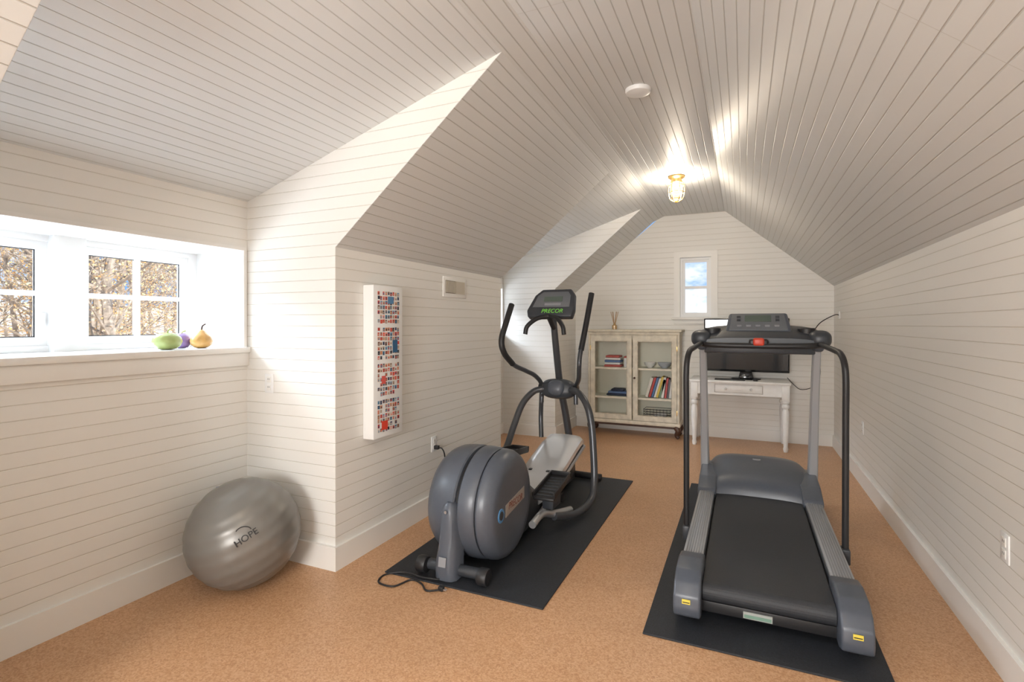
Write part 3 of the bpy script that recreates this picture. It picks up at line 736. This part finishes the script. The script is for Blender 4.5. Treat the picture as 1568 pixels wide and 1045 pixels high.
def cabinet():
    x0, x1, y0, y1 = -1.83, -.71, 6.56, 6.90; zb, zt = .165, 1.30
    group('glass_door_cabinet', ((x0+x1)/2, (y0+y1)/2, 0))
    t = .03
    boxes('carcass', [((x0, y0+.02, zb), (x0+t, y1, zt)), ((x1-t, y0+.02, zb), (x1, y1, zt)), ((x0, y0+.02, zb), (x1, y1, zb+.03)), ((x0, y0+.02, zt-.03), (x1, y1, zt))], M_cream)
    box('back_panel', (x0+t, y1-.012, zb+.03), (x1-t, y1-.002, zt-.03), M_creamin)
    box('plinth', (x0-.015, y0-.002, zb-.02), (x1+.015, y1, zb+.028), M_cream, .008)
    box('cornice_1', (x0-.012, y0-.008, zt-.03), (x1+.012, y1, zt+.005), M_cream, .006)
    box('top', (x0-.035, y0-.03, zt+.005), (x1+.035, y1+.01, zt+.035), M_cream, .008)
    box('frieze', (x0, y0+.012, zt-.10), (x1, y0+.0195, zt-.03), M_cream)
    for i, z in enumerate((.46, .83)):
        box('shelf_%d' % (i+1), (x0+t, y0+.04, z), (x1-t, y1-.012, z+.02), M_creamin)
    xm = (x0+x1)/2
    M_trimc = mat('worn_edge_paint', (.50, .44, .34), .6, noise=.3, nscale=25)
    for i, (a, b) in enumerate(((x0+.025, xm-.008), (xm+.008, x1-.025))):
        f = .055; z0, z1 = zb+.035, zt-.045
        boxes('door_%d' % (i+1), [((a, y0-.004, z0), (a+f, y0+.0185, z1)), ((b-f, y0-.004, z0), (b, y0+.0185, z1)),
              ((a+f, y0-.003, z0), (b-f, y0+.018, z0+.06)), ((a+f, y0-.003, z1-f-.01), (b-f, y0+.018, z1)),
              ((a+f, y0, .46), (b-f, y0+.015, .48)), ((a+f, y0, .83), (b-f, y0+.015, .85))], M_cream, .0001)
        boxes('door_bead_%d' % (i+1), [((a+f, y0-.006, z0+.06), (a+f+.008, y0+.004, z1-f-.01)), ((b-f-.008, y0-.006, z0+.06), (b-f, y0+.004, z1-f-.01)),
              ((a+f, y0-.006, z0+.06), (b-f, y0+.004, z0+.068)), ((a+f, y0-.006, z1-f-.018), (b-f, y0+.004, z1-f-.01))], M_trimc, .0001)
        boxes('door_glass_%d' % (i+1), [((a+f-.01, y0+.006, z0+.05), (b-f+.01, y0+.009, z1-f))], M_glass)
        for j, z in enumerate((.32, 1.1)):
            box('hinge_%d_%d' % (i+1, j+1), (a-.008 if i == 0 else b-.004, y0-.009, z-.03), (a+.004 if i == 0 else b+.008, y0, z+.03), M_brass, .002)
    ellipsoid('door_knob', (xm+.03, y0-.022, .73), (.014, .018, .014), M_dkwood)
    for i, x in enumerate((x0+.006, x1-.006)):
        tube('corner_post_%d' % (i+1), [(x, y0+.006, zb+.03), (x, y0+.006, zt-.03)], .016, M_cream, straight=True)
    for i, (x, y, s) in enumerate(((x0+.04, y0+.04, -1), (x1-.04, y0+.04, 1), (x0+.04, y1-.05, -1), (x1-.04, y1-.05, 1))):
        tube('foot_%d' % (i+1), [(x, y, zb-.01), (x+s*.03, y-.02, .10), (x+s*.012, y-.008, .045), (x+s*.035, y-.02, .014)], .042, M_dkwood, r2=.022)
    boxes('apron_scroll', [((x0+.06, y0+.01, zb-.045), (x1-.06, y0+.025, zb-.018))], M_dkwood)
    endgroup()
    bc_ = [(.75,.72,.65),(.5,.06,.05),(.1,.2,.4),(.8,.78,.75),(.75,.55,.1),(.2,.3,.2),(.85,.85,.8),(.6,.1,.1),(.15,.15,.18),(.8,.8,.78)]
    mats = [mat('book_cover_%d' % i, c, .5) for i, c in enumerate(bc_)]
    bm = bmesh.new(); x = -1.11
    for i in range(10):
        w = random.uniform(.018, .032); h = random.uniform(.2, .27); lean = .28 if i < 6 else .12
        g = bmesh.ops.create_cube(bm, size=1)['verts']
        for v in g:
            p = Vector((v.co.x*w, v.co.y*.16, (v.co.z+.5)*h)); p = Matrix.Rotation(lean, 3, 'Y') @ p
            v.co = p + Vector((x, 6.72, .485+.5*w*math.sin(lean)))
        for f in {f for v in g for f in v.link_faces}: f.material_index = i
        x += w*1.06 + .004
    vs = [v.co.copy() for v in bm.verts]; bm.verts.index_update(); fs = [[v.index for v in f.verts] for f in bm.faces]; mi = [f.material_index for f in bm.faces]; bm.free()
    b = add_mesh('row_of_books', vs, fs, None)
    for mm in mats: b.data.materials.append(mm)
    for p, kk in zip(b.data.polygons, mi): p.material_index = kk
    M_cer = mat('grey_ceramic', (.45, .48, .52), .25); M_cl = [mat('cloth_red', (.55, .12, .1), .9), mat('cloth_blue', (.12, .2, .4), .9), mat('cloth_white', (.8, .8, .78), .9), mat('cloth_navy', (.03, .04, .08), .9)]
    def bowl(x, z, r, m, n='ceramic_bowl'):
        lathe(n, [(0, r*.4), (.01, r*.45), (.03, r*.8), (.07, r), (.065, r*.94), (.03, r*.7), (.016, r*.2), (.015, .001)], (x, 6.72, z), 'z', m, 28)
    bowl(-.90, .852, .085, M_cer); bowl(-1.08, .852, .075, M_cl[2])
    group('wire_basket', (-.98, 6.7, .196))
    for j in range(5): tube('wire_%d' % (j+1), [(-1.14, 6.62, .215+j*.03), (-.82, 6.62, .215+j*.03), (-.82, 6.82, .215+j*.03), (-1.14, 6.82, .215+j*.03), (-1.14, 6.62, .215+j*.03)], .003, M_blk, n=6, straight=True)
    for j in range(9): tube('upright_%d' % (j+1), [(-1.14+j*.04, 6.62, .199), (-1.14+j*.04, 6.62, .345)], .0025, M_blk, n=6, straight=True)
    bowl(-.95, .20, .085, M_cl[2], 'bowl_inside')
    endgroup()
    group('folded_textiles', (-1.55, 6.72, .85))
    for i, (mm, w) in enumerate(((0, .13), (2, .12), (1, .125), (2, .12), (0, .11))):
        box('cloth_%d' % (i+1), (-1.60-w+.08, 6.64, .851+i*.03), (-1.48+w-.08, 6.82, .878+i*.03), M_cl[mm], .01, 3)
    endgroup()
    group('storage_tin', (-1.34, 6.72, .85))
    box('body', (-1.395, 6.66, .851), (-1.315, 6.78, .97), M_cl[2], .006); box('lid', (-1.398, 6.657, .97), (-1.312, 6.783, .99), M_cl[0], .004)
    endgroup()
    group('folded_dark_textiles', (-1.5, 6.72, .48))
    for i, (mm, a, b2) in enumerate(((3, -1.62, -1.34), (1, -1.60, -1.36), (3, -1.56, -1.40))):
        box('cloth_%d' % (i+1), (a, 6.64, .481+i*.03), (b2, 6.82, .508+i*.03), M_cl[mm], .01, 3)
    endgroup()
    group('reed_diffuser', (-1.53, 6.72, 1.335))
    lathe('bottle', [(0, .028), (.004, .032), (.05, .032), (.062, .016), (.08, .014), (.082, .010)], (-1.53, 6.72, 1.335), 'z', mat('amber_glass', (.55, .35, .15), .1, coat=.5), 24)
    mr_ = mat('reed', (.50, .30, .14), .7)
    for i in range(6):
        a = i*1.05
        tube('reed_%d' % (i+1), [(-1.53, 6.72, 1.37), (-1.53+.05*math.cos(a), 6.72+.03*math.sin(a), 1.335+.23)], .003, mr_, n=6, straight=True)
    endgroup()
cabinet()

# ---------------------------------------------------------------- desk + tv
group('writing_desk', (-.045, 6.63, 0))
box('top', (-.57, 6.35, .735), (.475, 6.90, .762), M_deskw, .006)
boxes('apron', [((-.54, 6.385, .60), (-.30, 6.405, .735)), ((.20, 6.385, .60), (.445, 6.405, .735)), ((-.30, 6.385, .60), (.20, 6.405, .622)), ((-.30, 6.385, .72), (.20, 6.405, .735)),
      ((-.54, 6.85, .60), (.445, 6.87, .735)), ((-.54, 6.385, .60), (-.52, 6.87, .735)), ((.425, 6.385, .60), (.445, 6.87, .735))], M_deskw)
box('drawer_front', (-.295, 6.378, .626), (.195, 6.40, .716), M_deskw, .004)
M_pull = mat('glass_knob', (.6, .6, .6), .15)
for i, x in enumerate((-.18, .08)): ellipsoid('drawer_knob_%d' % (i+1), (x, 6.365, .67), (.014, .014, .014), M_pull)
for i, (x, y) in enumerate(((-.52, 6.40), (.425, 6.40), (-.52, 6.85), (.425, 6.85))): turned('leg_%d' % (i+1), x, y, 0, .735, .038, M_deskw)
endgroup()
group('television', (.03, 6.66, .762))
box('housing', (-.43, 6.645, .845), (.48, 6.69, 1.47), M_tv, .006)
box('screen', (-.415, 6.6435, .87), (.465, 6.646, 1.455), M_tvscreen)
box('back_bulge', (-.25, 6.69, .95), (.30, 6.72, 1.3), M_blk, .01)
prism('stand_neck', [(-.05, 6.64, .775), (.11, 6.64, .775), (.09, 6.66, .86), (-.03, 6.66, .86)], (0, .03, 0), M_tv, .003)
lathe('stand_base', [(0, .16), (.008, .16), (.014, .14)], (.03, 6.655, .762), 'z', M_tv, 40)
tube('video_cable', [(XR-.0, 6.55, 1.50), (XR-.05, 6.55, 1.50), (.78, 6.62, 1.42), (.70, 6.70, 1.30), (.55, 6.74, 1.18), (.40, 6.73, 1.1)], .005, M_blk, n=8)
tube('power_cable', [(.62, 6.75, 1.22), (.76, 6.8, 1.05), (.80, 6.82, .9), (.78, 6.8, .76), (.70, 6.75, .68), (.60, 6.72, .66), (.54, 6.7, .70), (.46, 6.7, .79)], .004, M_blk, n=8)
box('cable_plate', (XR-.008, 6.51, 1.46), (XR, 6.59, 1.54), M_white, .002)
endgroup()
box('keyboard', (-.30, 6.40, .763), (.02, 6.49, .776), M_blk, .004)
box('computer_mouse', (.10, 6.41, .763), (.15, 6.48, .79), M_blk, .012, 3)

# ---------------------------------------------------------------- outdoors
def leafground():
    m, nt, b = new_mat('leaf_litter')
    geo = nt.nodes.new('ShaderNodeNewGeometry'); n = nt.nodes.new('ShaderNodeTexNoise'); n.inputs['Scale'].default_value = 1.6; n.inputs['Detail'].default_value = 12
    lk(nt, geo.outputs['Position'], n.inputs['Vector'])
    cr = nt.nodes.new('ShaderNodeValToRGB'); e = cr.color_ramp.elements
    e[0].position = .34; e[0].color = (.45, .27, .13, 1); e[1].position = .56; e[1].color = (.88, .84, .78, 1); k = e.new(.45); k.color = (.72, .46, .24, 1)
    lk(nt, n.outputs['Fac'], cr.inputs[0]); lk(nt, cr.outputs[0], b.inputs['Base Color']); b.inputs['Roughness'].default_value = .9
    return m
M_leafg = leafground()
V = []; F = []; nx, ny = 30, 40
for i in range(nx+1):
    for j in range(ny+1):
        x = -4.2 - i*1.4; y = -15 + j*1.5
        z = -3 + max(0, (-x-7))*.150 + random.uniform(-.15, .15)
        V.append((x, y, z))
for i in range(nx):
    for j in range(ny):
        a = i*(ny+1)+j; F.append((a, a+1, a+ny+2, a+ny+1))
add_mesh('ground_hillside', V, F, M_leafg, 60)
M_bark = mat('bark', (.42, .35, .28), .9, noise=.4, nscale=8)
M_lf = [mat('leaf_orange', (.86, .50, .20), .8), mat('leaf_yellow', (.90, .72, .40), .8), mat('leaf_tan', (.74, .52, .32), .8)]
def tree(x, y, z, h, r, nleaf):
    V = []; F = []; MI = []
    def seg(a, b, ra, rb, n=6):
        a = Vector(a); b = Vector(b); t = (b-a).normalized(); u = t.orthogonal().normalized(); w = t.cross(u); s = len(V)
        for p, q in ((a, ra), (b, rb)):
            for j in range(n):
                an = 2*math.pi*j/n; V.append(p+u*math.cos(an)*q+w*math.sin(an)*q)
        for j in range(n): F.append((s+j, s+(j+1) % n, s+n+(j+1) % n, s+n+j)); MI.append(0)
    p = Vector((x, y, z)); k = 10; trunk = [p]
    for i in range(k):
        p = p + Vector((random.uniform(-.12, .12), random.uniform(-.12, .12), h/k)); trunk.append(p)
        seg(trunk[-2], p, r*(1-i/(k+2)), r*(1-(i+1)/(k+2)))
    for i in range(2, k+1):
        for _ in range(4):
            a = random.uniform(0, 6.28); L = random.uniform(.8, 2.2)
            e = trunk[i] + Vector((math.cos(a)*L, math.sin(a)*L, random.uniform(.3, 1.5)))
            seg(trunk[i], e, r*.25, r*.07, 5)
            for _ in range(5):
                e2 = e.lerp(trunk[i], random.uniform(0, .6)) ; e3 = e2 + Vector((random.uniform(-.8, .8), random.uniform(-.8, .8), random.uniform(-.1, .9)))
                seg(e2, e3, r*.08, r*.03, 4)
                for _ in range(nleaf):
                    c = e2.lerp(e3, random.random()) + Vector([random.gauss(0, .2) for _ in range(3)])
                    u = Vector([random.gauss(0, 1) for _ in range(3)]).normalized(); w = u.orthogonal().normalized(); sz = random.uniform(.02, .038)
                    s = len(V); V.extend([c-u*sz, c-w*sz*.7, c+u*sz, c+w*sz*.7]); F.append((s, s+1, s+2, s+3)); MI.append(random.choice((1, 2, 2, 3)))
    me = bpy.data.meshes.new('autumn_tree'); me.from_pydata(V, [], F)
    for mm in [M_bark]+M_lf: me.materials.append(mm)
    me.polygons.foreach_set('material_index', MI)
    ob = bpy.data.objects.new('autumn_tree', me); C.objects.link(ob)
for i in range(38):
    x = -random.uniform(13, 34); y = (.30 + .44*((i*.618) % 1))*(-x) + random.uniform(-.6, .6)
    z = -3 + max(0, (-x-7))*.150 - .1
    tree(x, y, z, random.uniform(8, 12), random.uniform(.06, .17), random.choice((4, 10, 16)))

# ---------------------------------------------------------------- world, lights
w = bpy.data.worlds.new('sky'); bpy.context.scene.world = w; w.use_nodes = True; nt = w.node_tree
bg = nt.nodes['Background']; tc = nt.nodes.new('ShaderNodeTexCoord')
n = nt.nodes.new('ShaderNodeTexNoise'); n.inputs['Scale'].default_value = 9; n.inputs['Detail'].default_value = 7
mp = nt.nodes.new('ShaderNodeMapping'); mp.inputs['Scale'].default_value = (1, 1, 2.2); mp.inputs['Location'].default_value = (.3, .2, .1)
lk(nt, tc.outputs['Generated'], mp.inputs[0]); lk(nt, mp.outputs[0], n.inputs['Vector'])
cr = nt.nodes.new('ShaderNodeValToRGB'); cr.color_ramp.elements[0].position = .48; cr.color_ramp.elements[1].position = .60
cr.color_ramp.elements[0].color = (.22, .47, .88, 1); cr.color_ramp.elements[1].color = (.95, .97, 1, 1)
lk(nt, n.outputs['Fac'], cr.inputs[0]); lk(nt, cr.outputs[0], bg.inputs[0]); bg.inputs[1].default_value = 1.2

def light(name, kind, loc, target, energy, col, size=1, sy=None):
    l = bpy.data.lights.new(name, kind); l.energy = energy; l.color = col
    if kind == 'AREA':
        l.shape = 'RECTANGLE'; l.size = size; l.size_y = sy or size
    o = bpy.data.objects.new(name, l); o.location = loc
    o.rotation_euler = (Vector(target)-Vector(loc)).to_track_quat('-Z', 'Y').to_euler(); C.objects.link(o); return o
s = light('sun', 'SUN', (10, 0, 12), (0, .5, 4), 6.0, (1, .95, .88)); s.data.angle = .02
light('skylight_dormer_1', 'AREA', (-4.6, 1.3, 2.6), (-2.5, 1.7, 1.3), 430, (.80, .89, 1), 2.2, 1.0)
light('snow_bounce_dormer_1', 'AREA', (-4.5, 1.6, .35), (-2.2, 1.6, 2.3), 220, (.80, .90, 1), 2.2, .9)
light('skylight_dormer_2', 'AREA', (-4.6, 5.0, 2.6), (-2.5, 5.3, 1.3), 430, (.82, .90, 1), 2.2, 1.0)
light('snow_bounce_dormer_2', 'AREA', (-4.5, 5.3, .35), (-2.2, 5.3, 2.3), 150, (.82, .90, 1), 2.2, .9)
light('fill_light_back', 'AREA', (-.65, YB-.35, 1.6), (-.65, 2, 1.4), 215, (1, .98, .95), 1.4, 1.2)  # area light added outside the back window as soft frontal fill

# ---------------------------------------------------------------- camera
cam = bpy.data.cameras.new('camera'); co = bpy.data.objects.new('camera', cam); C.objects.link(co)
cam.sensor_width = 36; cam.lens = 795/1568*36; cam.shift_y = -25.5/1568; cam.clip_start = .02
co.location = (0, 0, 1.4); co.rotation_euler = (math.radians(90), 0, math.radians(24))
bpy.context.scene.camera = co
sc = bpy.context.scene
sc.view_settings.view_transform = 'Standard'
sc.view_settings.exposure = 0.0
